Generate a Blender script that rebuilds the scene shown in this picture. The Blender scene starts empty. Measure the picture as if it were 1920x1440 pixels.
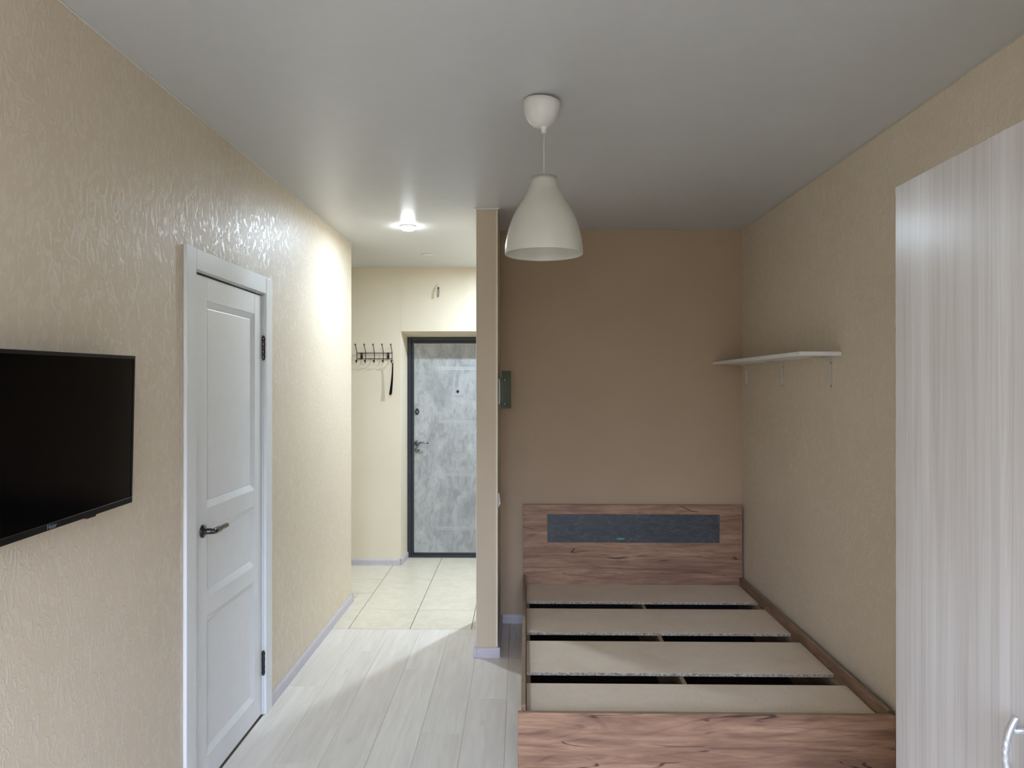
import bpy, bmesh, math, random
from mathutils import Vector, Matrix

random.seed(7)
R = math.radians
SC = bpy.context.scene
COL = SC.collection

# ---------------------------------------------------------------- camera
H = 2.60            # ceiling height
CAM_Z = 1.575
F_PX = 1380.0
cam_d = bpy.data.cameras.new('camera')
cam_d.sensor_fit = 'HORIZONTAL'
cam_d.sensor_width = 36.0
cam_d.lens = F_PX / 1920.0 * 36.0
cam_d.clip_start = 0.02
cam = bpy.data.objects.new('camera', cam_d)
COL.objects.link(cam)
cam.location = (0, 0, CAM_Z)
cam.rotation_euler = (R(90) + math.atan(2 / F_PX), 0, math.atan(15 / F_PX))
SC.camera = cam

# ---------------------------------------------------------------- world: overcast sky through the window behind the camera
SKY = 32.5
world = bpy.data.worlds.new('overcast_sky')
SC.world = world
world.use_nodes = True
wn = world.node_tree
wn.nodes.clear()
w_out = wn.nodes.new('ShaderNodeOutputWorld')
w_bg = wn.nodes.new('ShaderNodeBackground')
w_tc = wn.nodes.new('ShaderNodeTexCoord')
w_sep = wn.nodes.new('ShaderNodeSeparateXYZ')
w_ramp = wn.nodes.new('ShaderNodeValToRGB')
w_ramp.color_ramp.elements[0].position = 0.49
w_ramp.color_ramp.elements[0].color = (0.16, 0.155, 0.145, 1)
w_ramp.color_ramp.elements[1].position = 0.63
w_ramp.color_ramp.elements[1].color = (0.77, 0.87, 1.17, 1)
w_map = wn.nodes.new('ShaderNodeMath')
w_map.operation = 'MULTIPLY_ADD'
w_map.inputs[1].default_value = 0.5
w_map.inputs[2].default_value = 0.5
wn.links.new(w_tc.outputs['Generated'], w_sep.inputs[0])
wn.links.new(w_sep.outputs['Z'], w_map.inputs[0])
wn.links.new(w_map.outputs[0], w_ramp.inputs[0])
wn.links.new(w_ramp.outputs[0], w_bg.inputs['Color'])
w_bg.inputs['Strength'].default_value = SKY
wn.links.new(w_bg.outputs[0], w_out.inputs['Surface'])

# window in the wall behind the camera: the daylight of the room enters here
REAR_Y = -1.30
WIN = (-0.90, 0.70, 0.85, 2.25)     # x0, x1, z0, z1
pl = bpy.data.lights.new('window_portal', 'AREA')
pl.shape = 'RECTANGLE'
pl.size = WIN[1] - WIN[0]
pl.size_y = WIN[3] - WIN[2]
pl.cycles.is_portal = True
po = bpy.data.objects.new('window_portal', pl)
COL.objects.link(po)
po.location = ((WIN[0] + WIN[1]) / 2, REAR_Y - 0.16, (WIN[2] + WIN[3]) / 2)
po.rotation_euler = (R(90), 0, 0)

vs = SC.view_settings
vs.view_transform = 'Standard'
vs.look = 'None'
vs.exposure = 0.16
vs.gamma = 1.0
vs.use_curve_mapping = False
cy = SC.cycles
cy.max_bounces = 8
cy.use_light_tree = False
cy.diffuse_bounces = 4
cy.glossy_bounces = 3
cy.transmission_bounces = 4
cy.transparent_max_bounces = 8
cy.use_adaptive_sampling = True
cy.adaptive_threshold = 0.03
cy.caustics_reflective = False
cy.caustics_refractive = False
HALL_W = 13.0      # ceiling spots of the hall, watts
HALL_COL = (0.76, 0.94, 1.13)

# ---------------------------------------------------------------- materials
def srgb(r, g, b):
    f = lambda c: (c / 255 / 12.92) if c / 255 <= 0.04045 else ((c / 255 + 0.055) / 1.055) ** 2.4
    return (f(r), f(g), f(b), 1.0)

class NT:
    def __init__(self, name):
        self.m = bpy.data.materials.new(name)
        self.m.use_nodes = True
        self.t = self.m.node_tree
        self.b = self.t.nodes['Principled BSDF']
        self.out = self.t.nodes['Material Output']
    def n(self, typ, **kw):
        nd = self.t.nodes.new(typ)
        for k, v in kw.items():
            setattr(nd, k, v)
        return nd
    def l(self, a, b):
        self.t.links.new(a, b)
    def coords(self, scale, rand=False):
        tc = self.n('ShaderNodeTexCoord')
        mp = self.n('ShaderNodeMapping')
        mp.inputs['Scale'].default_value = scale
        self.l(tc.outputs['Object'], mp.inputs['Vector'])
        if rand:
            oi = self.n('ShaderNodeObjectInfo')
            mu = self.n('ShaderNodeMath', operation='MULTIPLY')
            mu.inputs[1].default_value = 37.0
            self.l(oi.outputs['Random'], mu.inputs[0])
            self.l(mu.outputs[0], mp.inputs['Location'])
        return mp.outputs[0]
    def noise(self, vec, scale, detail=4, rough=0.55, dist=0.0):
        nd = self.n('ShaderNodeTexNoise')
        nd.inputs['Scale'].default_value = scale
        nd.inputs['Detail'].default_value = detail
        nd.inputs['Roughness'].default_value = rough
        nd.inputs['Distortion'].default_value = dist
        self.l(vec, nd.inputs['Vector'])
        return nd.outputs['Fac']
    def ramp(self, fac, stops, interp='LINEAR'):
        nd = self.n('ShaderNodeValToRGB')
        cr = nd.color_ramp
        cr.interpolation = interp
        while len(cr.elements) < len(stops):
            cr.elements.new(0.5)
        for e, (p, c) in zip(cr.elements, stops):
            e.position = p
            e.color = c if not isinstance(c, (int, float)) else (c, c, c, 1)
        self.l(fac, nd.inputs['Fac'])
        return nd.outputs['Color']
    def mix(self, fac, a, b, mode='MIX'):
        nd = self.n('ShaderNodeMix', data_type='RGBA', blend_type=mode)
        for s, v in ((nd.inputs[0], fac), (nd.inputs[6], a), (nd.inputs[7], b)):
            if isinstance(v, (tuple, float, int)):
                s.default_value = v
            else:
                self.l(v, s)
        return nd.outputs[2]
    def bump(self, h, dist, strength=1.0):
        nd = self.n('ShaderNodeBump')
        nd.inputs['Distance'].default_value = dist
        nd.inputs['Strength'].default_value = strength
        self.l(h, nd.inputs['Height'])
        self.l(nd.outputs[0], self.b.inputs['Normal'])
        return nd
    def set(self, color=None, rough=None, metal=None, spec=None):
        if color is not None:
            if isinstance(color, tuple):
                self.b.inputs['Base Color'].default_value = color
            else:
                self.l(color, self.b.inputs['Base Color'])
        if rough is not None:
            if isinstance(rough, float):
                self.b.inputs['Roughness'].default_value = rough
            else:
                self.l(rough, self.b.inputs['Roughness'])
        if metal is not None:
            self.b.inputs['Metallic'].default_value = metal
        if spec is not None:
            self.b.inputs['Specular IOR Level'].default_value = spec
        return self.m

def plain(name, rgb, rough=0.5, metal=0.0, spec=0.5, var=0.03):
    t = NT(name)
    v = t.coords((1, 1, 1))
    f = t.noise(v, 14.0, 3)
    c = srgb(*rgb)
    d = tuple(x * (1 - 2 * var) for x in c[:3]) + (1,)
    e = tuple(min(1, x * (1 + var)) for x in c[:3]) + (1,)
    return t.set(t.ramp(f, [(0.3, d), (0.7, e)]), rough, metal, spec)

def embossed_wallpaper(name):
    t = NT(name)
    v = t.coords((1.0, 1.0, 0.55))
    wob = t.noise(v, 18.0, 2)
    a = t.noise(v, 34.0, 3, 0.55, 1.6)
    flake = t.ramp(a, [(0.50, 0.0), (0.59, 1.0)])
    fine = t.noise(v, 190.0, 3, 0.6)
    broad = t.noise(v, 2.2, 3)
    base = t.ramp(broad, [(0.3, srgb(217, 202, 179)), (0.7, srgb(221, 206, 184))])
    col = t.mix(flake, base, srgb(221, 207, 186))
    rough = t.ramp(flake, [(0.0, 0.50), (1.0, 0.38)])
    hs = t.n('ShaderNodeMath', operation='MULTIPLY_ADD')
    hs.inputs[1].default_value = 0.18
    t.l(fine, hs.inputs[0])
    t.l(flake, hs.inputs[2])
    t.bump(hs.outputs[0], 0.0009, 0.5)
    # pearly print: a glossy coat on the raised flakes
    cb = t.n('ShaderNodeBump')
    cb.inputs['Distance'].default_value = 0.0030
    cb.inputs['Strength'].default_value = 0.9
    t.l(hs.outputs[0], cb.inputs['Height'])
    t.l(cb.outputs[0], t.b.inputs['Coat Normal'])
    t.l(t.ramp(flake, [(0.0, 0.15), (1.0, 0.75)]), t.b.inputs['Coat Weight'])
    t.b.inputs['Coat Roughness'].default_value = 0.36
    return t.set(col, rough, 0.0, 0.35)

def smooth_wallpaper(name, lo=(203, 186, 162), hi=(208, 191, 167)):
    t = NT(name)
    v = t.coords((1, 1, 1))
    broad = t.noise(v, 1.6, 3)
    fine = t.noise(v, 150.0, 3, 0.6)
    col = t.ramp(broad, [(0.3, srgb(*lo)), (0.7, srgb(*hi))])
    t.bump(fine, 0.0004, 0.5)
    return t.set(col, 0.62, 0.0, 0.3)

def craft_oak(name, axis, tone=1.0):
    """brown oak with long grain along axis (0 = x, 1 = y), darker bands, knots and cracks"""
    t = NT(name)
    s = [14.0, 14.0, 14.0]
    s[axis] = 1.15
    v = t.coords(tuple(s), rand=True)
    s2 = [7.0, 7.0, 7.0]
    s2[axis] = 0.75
    v2 = t.coords(tuple(s2), rand=True)
    grain = t.noise(v, 2.4, 9, 0.66, 0.9)
    bands = t.noise(v2, 1.3, 5, 0.6, 1.4)
    s3 = [30.0, 30.0, 30.0]
    s3[axis] = 2.0
    v3 = t.coords(tuple(s3), rand=True)
    streak = t.noise(v3, 4.0, 4, 0.6, 0.3)
    k = lambda r, g, b: srgb(r * tone, g * tone, b * tone)
    col = t.ramp(grain, [(0.28, k(130, 95, 74)), (0.48, k(167, 130, 105)), (0.72, k(192, 155, 127))])
    col = t.mix(t.ramp(bands, [(0.36, 0.75), (0.58, 0.0)]), col, k(126, 94, 78))
    col = t.mix(t.ramp(streak, [(0.30, 0.55), (0.44, 0.0)]), col, k(108, 76, 60))
    # cathedral figure: contour lines of a slow noise
    s6 = [3.4, 3.4, 3.4]
    s6[axis] = 0.62
    slow = t.noise(t.coords(tuple(s6), rand=True), 1.0, 2, 0.45, 0.5)
    mu = t.n('ShaderNodeMath', operation='MULTIPLY')
    mu.inputs[1].default_value = 95.0
    t.l(slow, mu.inputs[0])
    sn = t.n('ShaderNodeMath', operation='SINE')
    t.l(mu.outputs[0], sn.inputs[0])
    fig = t.mix(1.0, t.ramp(sn.outputs[0], [(0.35, 0.0), (0.95, 0.55)]), t.ramp(bands, [(0.40, 1.0), (0.62, 0.15)]), 'MULTIPLY')
    col = t.mix(fig, col, k(118, 84, 70))
    # cracks: thin dark lines where a stretched noise passes its middle, only in some places
    s4 = [6.5, 6.5, 6.5]
    s4[axis] = 0.95
    v4 = t.coords(tuple(s4), rand=True)
    line = t.noise(v4, 1.7, 2, 0.5, 0.5)
    thin = t.ramp(line, [(0.488, 0.0), (0.497, 1.0), (0.504, 1.0), (0.513, 0.0)])
    where = t.ramp(t.noise(v4, 2.9, 2, 0.5), [(0.55, 0.0), (0.60, 1.0)])
    crack = t.mix(1.0, thin, where, 'MULTIPLY')
    col = t.mix(crack, col, k(74, 52, 45))
    # knots
    vor = t.n('ShaderNodeTexVoronoi')
    vor.inputs['Scale'].default_value = 1.0
    s5 = [5.0, 5.0, 5.0]
    s5[axis] = 2.2
    t.l(t.coords(tuple(s5), rand=True), vor.inputs['Vector'])
    knot = t.ramp(vor.outputs['Distance'], [(0.03, 0.85), (0.11, 0.0)])
    col = t.mix(knot, col, k(92, 66, 56))
    t.bump(grain, 0.0006, 0.35)
    return t.set(col, 0.5, 0.0, 0.4)

def pale_ash(name):
    t = NT(name)
    v = t.coords((11.0, 11.0, 0.55))
    v2 = t.coords((34.0, 34.0, 0.9))
    v3 = t.coords((90.0, 90.0, 1.6))
    a = t.noise(v, 1.0, 4, 0.55, 0.6)
    b = t.noise(v2, 1.2, 5, 0.6, 0.7)
    c = t.noise(v3, 1.5, 4, 0.6, 0.2)
    col = t.ramp(a, [(0.30, srgb(191, 184, 179)), (0.52, srgb(201, 196, 192)), (0.72, srgb(212, 209, 206))])
    col = t.mix(t.ramp(b, [(0.36, 0.5), (0.54, 0.0)]), col, srgb(177, 169, 163))
    col = t.mix(t.ramp(c, [(0.34, 0.35), (0.5, 0.0)]), col, srgb(177, 169, 163))
    t.bump(c, 0.0003, 0.25)
    return t.set(col, 0.27, 0.0, 0.5)

def laminate(name):
    t = NT(name)
    oi = t.n('ShaderNodeObjectInfo')
    v = t.coords((16.0, 1.1, 16.0), rand=True)
    v2 = t.coords((5.0, 0.8, 5.0), rand=True)
    g = t.noise(v, 2.0, 8, 0.62, 0.8)
    b = t.noise(v2, 1.6, 4, 0.55, 0.9)
    col = t.ramp(g, [(0.30, srgb(219, 211, 199)), (0.5, srgb(229, 222, 211)), (0.7, srgb(236, 230, 220))])
    col = t.mix(t.ramp(b, [(0.34, 0.5), (0.55, 0.0)]), col, srgb(216, 208, 199))
    vor = t.n('ShaderNodeTexVoronoi')
    vor.inputs['Scale'].default_value = 1.0
    t.l(t.coords((6.5, 2.6, 6.5), rand=True), vor.inputs['Vector'])
    col = t.mix(t.ramp(vor.outputs['Distance'], [(0.02, 0.25), (0.12, 0.0)]), col, srgb(176, 164, 151))
    tone = t.ramp(oi.outputs['Random'], [(0.0, (0.94, 0.935, 0.93, 1)), (1.0, (1.0, 1.0, 1.0, 1))])
    col = t.mix(1.0, col, tone, 'MULTIPLY')
    t.bump(g, 0.0005, 0.3)
    return t.set(col, 0.42, 0.0, 0.45)

def hall_tile(name):
    t = NT(name)
    v = t.coords((1, 1, 1), rand=True)
    a = t.noise(v, 7.0, 6, 0.6, 1.3)
    b = t.noise(v, 24.0, 5, 0.6, 0.6)
    col = t.ramp(a, [(0.30, srgb(212, 202, 182)), (0.5, srgb(219, 210, 191)), (0.7, srgb(226, 218, 201))])
    col = t.mix(t.ramp(b, [(0.36, 0.25), (0.5, 0.0)]), col, srgb(205, 193, 169))
    return t.set(col, 0.34, 0.0, 0.5)

def concrete(name):
    t = NT(name)
    v = t.coords((1.25, 1, 0.6))
    a = t.noise(v, 4.2, 8, 0.62, 1.2)
    b = t.noise(v, 15.0, 6, 0.65, 1.0)
    c = t.noise(v, 44.0, 4, 0.6, 0.4)
    col = t.ramp(a, [(0.34, srgb(146, 147, 148)), (0.5, srgb(164, 165, 165)), (0.66, srgb(180, 181, 180))])
    col = t.mix(t.ramp(b, [(0.36, 0.75), (0.5, 0.0)]), col, srgb(136, 138, 140))
    col = t.mix(t.ramp(b, [(0.60, 0.0), (0.72, 0.55)]), col, srgb(192, 192, 189))
    col = t.mix(t.ramp(c, [(0.34, 0.3), (0.46, 0.0)]), col, srgb(140, 143, 146))
    return t.set(col, 0.5, 0.0, 0.4)

def slate(name):
    t = NT(name)
    v = t.coords((2.2, 2.2, 6.0))
    a = t.noise(v, 3.0, 7, 0.62, 1.6)
    b = t.noise(v, 6.5, 6, 0.65, 2.2)
    col = t.ramp(a, [(0.3, srgb(54, 58, 63)), (0.7, srgb(74, 78, 83))])
    vein = t.ramp(b, [(0.56, 0.0), (0.585, 0.6), (0.60, 0.1), (0.70, 0.4)])
    col = t.mix(vein, col, srgb(116, 118, 120))
    t.bump(a, 0.001, 0.3)
    return t.set(col, 0.42, 0.0, 0.5)

def chipboard(name):
    t = NT(name)
    v = t.coords((1, 1, 1), rand=True)
    a = t.noise(v, 5.0, 5, 0.6, 0.5)
    b = t.noise(v, 130.0, 3, 0.6)
    c = t.noise(v, 60.0, 3, 0.6)
    col = t.ramp(a, [(0.3, srgb(224, 206, 184)), (0.7, srgb(233, 218, 198))])
    col = t.mix(t.ramp(b, [(0.30, 0.35), (0.42, 0.0)]), col, srgb(150, 132, 108))
    col = t.mix(t.ramp(c, [(0.24, 0.7), (0.29, 0.0)]), col, srgb(128, 110, 90))
    return t.set(col, 0.6, 0.0, 0.3)

def chip_edge(name):
    t = NT(name)
    v = t.coords((0.6, 1, 1), rand=True)
    a = t.noise(v, 170.0, 4, 0.7)
    col = t.ramp(a, [(0.36, srgb(108, 96, 84)), (0.5, srgb(160, 149, 135)), (0.64, srgb(205, 196, 184))])
    t.bump(a, 0.002, 0.6)
    return t.set(col, 0.8, 0.0, 0.2)

def translucent_white(name):
    t = NT(name)
    v = t.coords((1, 1, 1))
    col = t.ramp(t.noise(v, 8.0, 2), [(0.3, srgb(226, 224, 212)), (0.7, srgb(231, 229, 218))])
    t.set(col, 0.3, 0.0, 0.5)
    tr = t.n('ShaderNodeBsdfTranslucent')
    t.l(col, tr.inputs['Color'])
    mx = t.n('ShaderNodeMixShader')
    mx.inputs[0].default_value = 0.22
    t.l(t.b.outputs[0], mx.inputs[1])
    t.l(tr.outputs[0], mx.inputs[2])
    t.l(mx.outputs[0], t.out.inputs['Surface'])
    return t.m

def pane_glass(name, tint=(0.97, 0.99, 0.98, 1), clear=0.93, rough=0.02):
    t = NT(name)
    t.set(srgb(210, 225, 218), rough, 0.0, 0.5)
    v = t.coords((1, 1, 1))
    tr = t.n('ShaderNodeBsdfTransparent')
    t.l(t.ramp(t.noise(v, 3.0, 2), [(0.2, tint), (0.8, tint)]), tr.inputs['Color'])
    mx = t.n('ShaderNodeMixShader')
    mx.inputs[0].default_value = clear
    t.l(t.b.outputs[0], mx.inputs[1])
    t.l(tr.outputs[0], mx.inputs[2])
    t.l(mx.outputs[0], t.out.inputs['Surface'])
    return t.m

def lamp_glow(name, rgb, strength):
    t = NT(name)
    v = t.coords((1, 1, 1))
    e = t.n('ShaderNodeEmission')
    t.l(t.ramp(t.noise(v, 3.0, 1), [(0.0, rgb), (1.0, rgb)]), e.inputs['Color'])
    e.inputs['Strength'].default_value = strength
    t.l(e.outputs[0], t.out.inputs['Surface'])
    return t.m

M = {
    'emboss': embossed_wallpaper('embossed_cream_wallpaper'),
    'smooth': smooth_wallpaper('smooth_cream_wallpaper'),
    'entry': smooth_wallpaper('smooth_pale_yellow_wallpaper', (224, 213, 191), (229, 218, 197)),
    'alcove': smooth_wallpaper('smooth_shaded_wallpaper', (182, 159, 133), (187, 164, 138)),  # darker, browner smooth wallpaper: the alcove's shade is put into the colour
    'ceiling': plain('satin_ceiling_film', (205, 206, 206), 0.36, 0, 0.45, 0.01),
    'white_door': plain('white_door_paint', (233, 235, 236), 0.38, 0, 0.5, 0.01),
    'skirting': plain('lavender_white_skirting', (200, 194, 200), 0.4, 0, 0.5, 0.02),
    'white': plain('white_plastic', (226, 224, 218), 0.35, 0, 0.5, 0.01),
    'white_lam': plain('white_laminate', (236, 234, 229), 0.4, 0, 0.5, 0.015),
    'ivory': plain('ivory_bracket_paint', (208, 199, 183), 0.45, 0, 0.5, 0.02),
    'guard': plain('beige_corner_strip', (224, 214, 196), 0.4, 0, 0.5, 0.02),
    'laminate': laminate('pale_oak_laminate'),
    'tile': hall_tile('cream_marbled_tile'),
    'grout': plain('brown_grey_grout', (128, 117, 100), 0.9, 0, 0.2, 0.1),
    'concrete': concrete('grey_concrete_film'),
    'groove': plain('pale_groove', (217, 220, 221), 0.4, 0, 0.5, 0.02),
    'anthracite': plain('anthracite_steel', (40, 44, 50), 0.38, 0.2, 0.5, 0.05),
    'oak_x': craft_oak('craft_oak_along_width', 0),
    'oak_y': craft_oak('craft_oak_along_length', 1, 0.9),
    'oak_edge': plain('oak_edge_band', (150, 130, 106), 0.5, 0, 0.4, 0.08),
    'bed_shade': plain('dark_brown_bed_shade', (44, 32, 27), 0.7, 0, 0.2, 0.1),  # dark brown standing in for shade inside the bed
    'slate': slate('dark_slate_laminate'),
    'chip': chipboard('raw_chipboard'),
    'chip_edge': chip_edge('raw_chipboard_edge'),
    'ash': pale_ash('pale_ash_laminate'),
    'black_gloss': plain('black_screen_glass', (2, 2, 3), 0.14, 0, 0.1, 0.02),
    'black_mat': plain('black_plastic', (9, 9, 10), 0.45, 0, 0.18, 0.05),
    'black_metal': plain('black_brown_metal', (34, 24, 20), 0.35, 0.5, 0.5, 0.1),
    'logo': plain('grey_logo_print', (132, 142, 148), 0.4, 0.3, 0.5, 0.02),
    'gunmetal': plain('dark_chrome', (82, 80, 79), 0.22, 1.0, 0.5, 0.06),
    'chrome': plain('chrome', (190, 192, 194), 0.12, 1.0, 0.5, 0.03),
    'steel': plain('polished_steel', (132, 134, 138), 0.2, 1.0, 0.5, 0.05),
    'satin_silver': plain('satin_silver', (206, 209, 212), 0.3, 0.75, 0.5, 0.03),
    'dark_grey': plain('dark_grey_metal', (58, 60, 62), 0.35, 0.7, 0.5, 0.05),
    'teal': plain('teal_green_mark', (86, 158, 138), 0.4, 0, 0.5, 0.08),
    'shade': translucent_white('white_shade_plastic'),
    'frost': pane_glass('green_frosted_glass', (0.60, 0.66, 0.58, 1), 0.82, 0.3),
    'glass': pane_glass('window_glass'),
    'glow': lamp_glow('spot_lens_glow', (0.90, 0.97, 1.0, 1), 110.0),
    'lens_off': plain('unlit_lens', (205, 207, 205), 0.3, 0, 0.5, 0.01),
    'dark': plain('dark_void', (20, 18, 17), 0.9, 0, 0.1, 0.02),
}

# ---------------------------------------------------------------- mesh helpers
OFF = {}

def link(name, me, mat, parent=None, smooth=False):
    """mesh given in world coordinates -> object, child of parent (whose origin lies at OFF[parent])"""
    o = bpy.data.objects.new(name, me)
    COL.objects.link(o)
    for m in (mat if isinstance(mat, (list, tuple)) else [mat]):
        me.materials.append(M[m])
    base = Vector((0, 0, 0))
    if parent is not None:
        o.parent = parent
        base = OFF[parent.name]
        me.transform(Matrix.Translation(-base))
    OFF[o.name] = base
    if smooth:
        for p in me.polygons:
            p.use_smooth = True
    return o

def obj(name, bm, mat, parent=None, smooth=False):
    bmesh.ops.recalc_face_normals(bm, faces=bm.faces)
    me = bpy.data.meshes.new(name)
    bm.to_mesh(me)
    bm.free()
    return link(name, me, mat, parent, smooth)

def empty(name, loc):
    o = bpy.data.objects.new(name, None)
    o.empty_display_size = 0.1
    COL.objects.link(o)
    o.location = loc
    OFF[o.name] = Vector(loc)
    return o

def tag(o, label, cat=None, group=None, kind=None):
    o['label'] = label
    if cat: o['category'] = cat
    if group: o['group'] = group
    if kind: o['kind'] = kind
    return o

def struct(o, label):
    return tag(o, label, kind='structure')

def bx(bm, x0, x1, y0, y1, z0, z1, bevel=0.0, seg=1):
    v = [bm.verts.new(p) for p in ((x0, y0, z0), (x1, y0, z0), (x1, y1, z0), (x0, y1, z0),
                                   (x0, y0, z1), (x1, y0, z1), (x1, y1, z1), (x0, y1, z1))]
    fs = [bm.faces.new([v[i] for i in f]) for f in
          ((0, 3, 2, 1), (4, 5, 6, 7), (0, 1, 5, 4), (1, 2, 6, 5), (2, 3, 7, 6), (3, 0, 4, 7))]
    if bevel > 0:
        es = list({e for f in fs for e in f.edges})
        bmesh.ops.bevel(bm, geom=es, offset=bevel, segments=seg, affect='EDGES', profile=0.5)
    return bm

def box(name, x0, x1, y0, y1, z0, z1, mat, parent=None, bevel=0.0, seg=1):
    return obj(name, bx(bmesh.new(), x0, x1, y0, y1, z0, z1, bevel, seg), mat, parent)

def prism(bm, pts, axis, a, b):
    """polygon pts in the two other axes, extruded along axis from a to b"""
    def P(p, t):
        q = list(p)
        q.insert(axis, t)
        return q
    lo = [bm.verts.new(P(p, a)) for p in pts]
    hi = [bm.verts.new(P(p, b)) for p in pts]
    n = len(pts)
    bm.faces.new(lo)
    bm.faces.new(hi[::-1])
    for i in range(n):
        bm.faces.new((lo[i], lo[(i + 1) % n], hi[(i + 1) % n], hi[i]))
    return bm

def tube(bm, path, rad, seg=12, twist=None):
    """tube along path; rad a number or a list; twist(i, a) scales the radius"""
    path = [Vector(p) for p in path]
    rads = rad if isinstance(rad, (list, tuple)) else [rad] * len(path)
    rings = []
    up = Vector((0, 0, 1))
    t0 = (path[1] - path[0]).normalized()
    if abs(t0.dot(up)) > 0.9:
        up = Vector((0, 1, 0))
    nrm = (up - t0 * up.dot(t0)).normalized()
    for i, p in enumerate(path):
        t = (path[min(i + 1, len(path) - 1)] - path[max(i - 1, 0)]).normalized()
        nrm = (nrm - t * nrm.dot(t)).normalized()
        bn = t.cross(nrm)
        ring = []
        for k in range(seg):
            a = 2 * math.pi * k / seg
            r = rads[i] * (twist(i, a) if twist else 1.0)
            ring.append(bm.verts.new(p + nrm * (math.cos(a) * r) + bn * (math.sin(a) * r)))
        rings.append(ring)
    for i in range(len(rings) - 1):
        for k in range(seg):
            bm.faces.new((rings[i][k], rings[i][(k + 1) % seg], rings[i + 1][(k + 1) % seg], rings[i + 1][k]))
    bm.faces.new(rings[0][::-1])
    bm.faces.new(rings[-1])
    return bm

def lathe(bm, prof, c, seg=48, axis='Z', closed=False):
    """profile [(r, h)] turned around an axis through c"""
    rings = []
    for r, h in prof:
        ring = []
        for k in range(seg):
            a = 2 * math.pi * k / seg
            u, w = math.cos(a) * max(r, 1e-5), math.sin(a) * max(r, 1e-5)
            d = {'Z': (u, w, h), 'X': (h, u, w), 'Y': (u, h, w)}[axis]
            ring.append(bm.verts.new((c[0] + d[0], c[1] + d[1], c[2] + d[2])))
        rings.append(ring)
    n = len(rings)
    for i in range(n if closed else n - 1):
        a, b = rings[i], rings[(i + 1) % n]
        for k in range(seg):
            bm.faces.new((a[k], a[(k + 1) % seg], b[(k + 1) % seg], b[k]))
    if not closed:
        bm.faces.new(rings[0][::-1])
        bm.faces.new(rings[-1])
    return bm

def ball(bm, c, r, seg=14):
    bmesh.ops.create_uvsphere(bm, u_segments=seg, v_segments=max(6, seg // 2), radius=r,
                              matrix=Matrix.Translation(Vector(c)))
    return bm

# ---------------------------------------------------------------- room shell
XL, XR = -1.227, 1.467            # left and right wall faces
LEFT_END = 5.341                  # where the left wall ends at the hall
BACK_Y = 4.878                    # alcove back wall
PX0, PX1, PY0, PY1 = -0.253, -0.130, 4.261, 4.998   # partition beside the alcove
ENTRY_Y = 6.433                   # entrance wall
DOOR_Y = 6.725                    # entrance door plane
HX0, HX1 = -2.05, 1.25            # hall side walls
TILE_Y = 4.745

# ceiling
bm = bmesh.new()
bx(bm, -2.17, 1.60, REAR_Y - 0.12, 7.0, H, H + 0.12)
struct(obj('ceiling', bm, 'ceiling'), 'smooth off-white satin stretch ceiling over room and hall')

# left wall with the opening of the white door
DO = (2.735, 3.520, 2.025)        # opening y0, y1, height
bm = bmesh.new()
bx(bm, XL - 0.12, XL, REAR_Y, DO[0], 0, H)
bx(bm, XL - 0.12, XL, DO[1], LEFT_END, 0, H)
bx(bm, XL - 0.12, XL, DO[0], DO[1], DO[2], H)
struct(obj('wall_left', bm, 'emboss'), 'left wall in cream embossed wallpaper around the white door')
struct(box('wall_passage', HX0, XL - 0.12, LEFT_END - 0.12, LEFT_END, 0, H, 'smooth'),
       'short hall wall hidden behind the end of the left wall')
struct(box('wall_right', XR, XR + 0.12, REAR_Y, BACK_Y + 0.12, 0, H, 'emboss'),
       'right wall in cream embossed wallpaper above the bed')
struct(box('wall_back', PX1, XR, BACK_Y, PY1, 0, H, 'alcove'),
       'plain wall of the alcove behind the headboard with shade put into its beige')
struct(box('wall_partition', PX0, PX1, PY0, PY1, 0, H, 'smooth', bevel=0.0),
       'narrow beige partition end standing between hall and bed alcove')
struct(box('wall_hall_left', HX0 - 0.12, HX0, REAR_Y - 0.12, DOOR_Y + 0.1, 0, H, 'entry'),
       'left outer wall of entrance hall and bathroom')
struct(box('wall_hall_right', HX1, HX1 + 0.12, PY1, DOOR_Y + 0.1, 0, H, 'entry'),
       'right side wall of the entrance hall behind the alcove')

# entrance wall with the splayed niche of the steel door
NX0, NX1, NZ = -1.044, -0.150, 2.046
bm = bmesh.new()
yb = DOOR_Y + 0.1
prism(bm, [(HX0, ENTRY_Y), (NX0, ENTRY_Y), (NX0 + 0.016, DOOR_Y), (NX0 + 0.016, yb), (HX0, yb)], 2, 0, H)
prism(bm, [(HX1, ENTRY_Y), (NX1, ENTRY_Y), (NX1 - 0.016, DOOR_Y), (NX1 - 0.016, yb), (HX1, yb)], 2, 0, H)
prism(bm, [(ENTRY_Y, NZ), (ENTRY_Y, H), (yb, H), (yb, NZ - 0.034), (DOOR_Y, NZ - 0.034)], 0, NX0 - 0.001, NX1 + 0.001)
struct(obj('wall_entry', bm, 'entry'), 'pale yellow entrance wall with a deep niche around the steel door')

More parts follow.
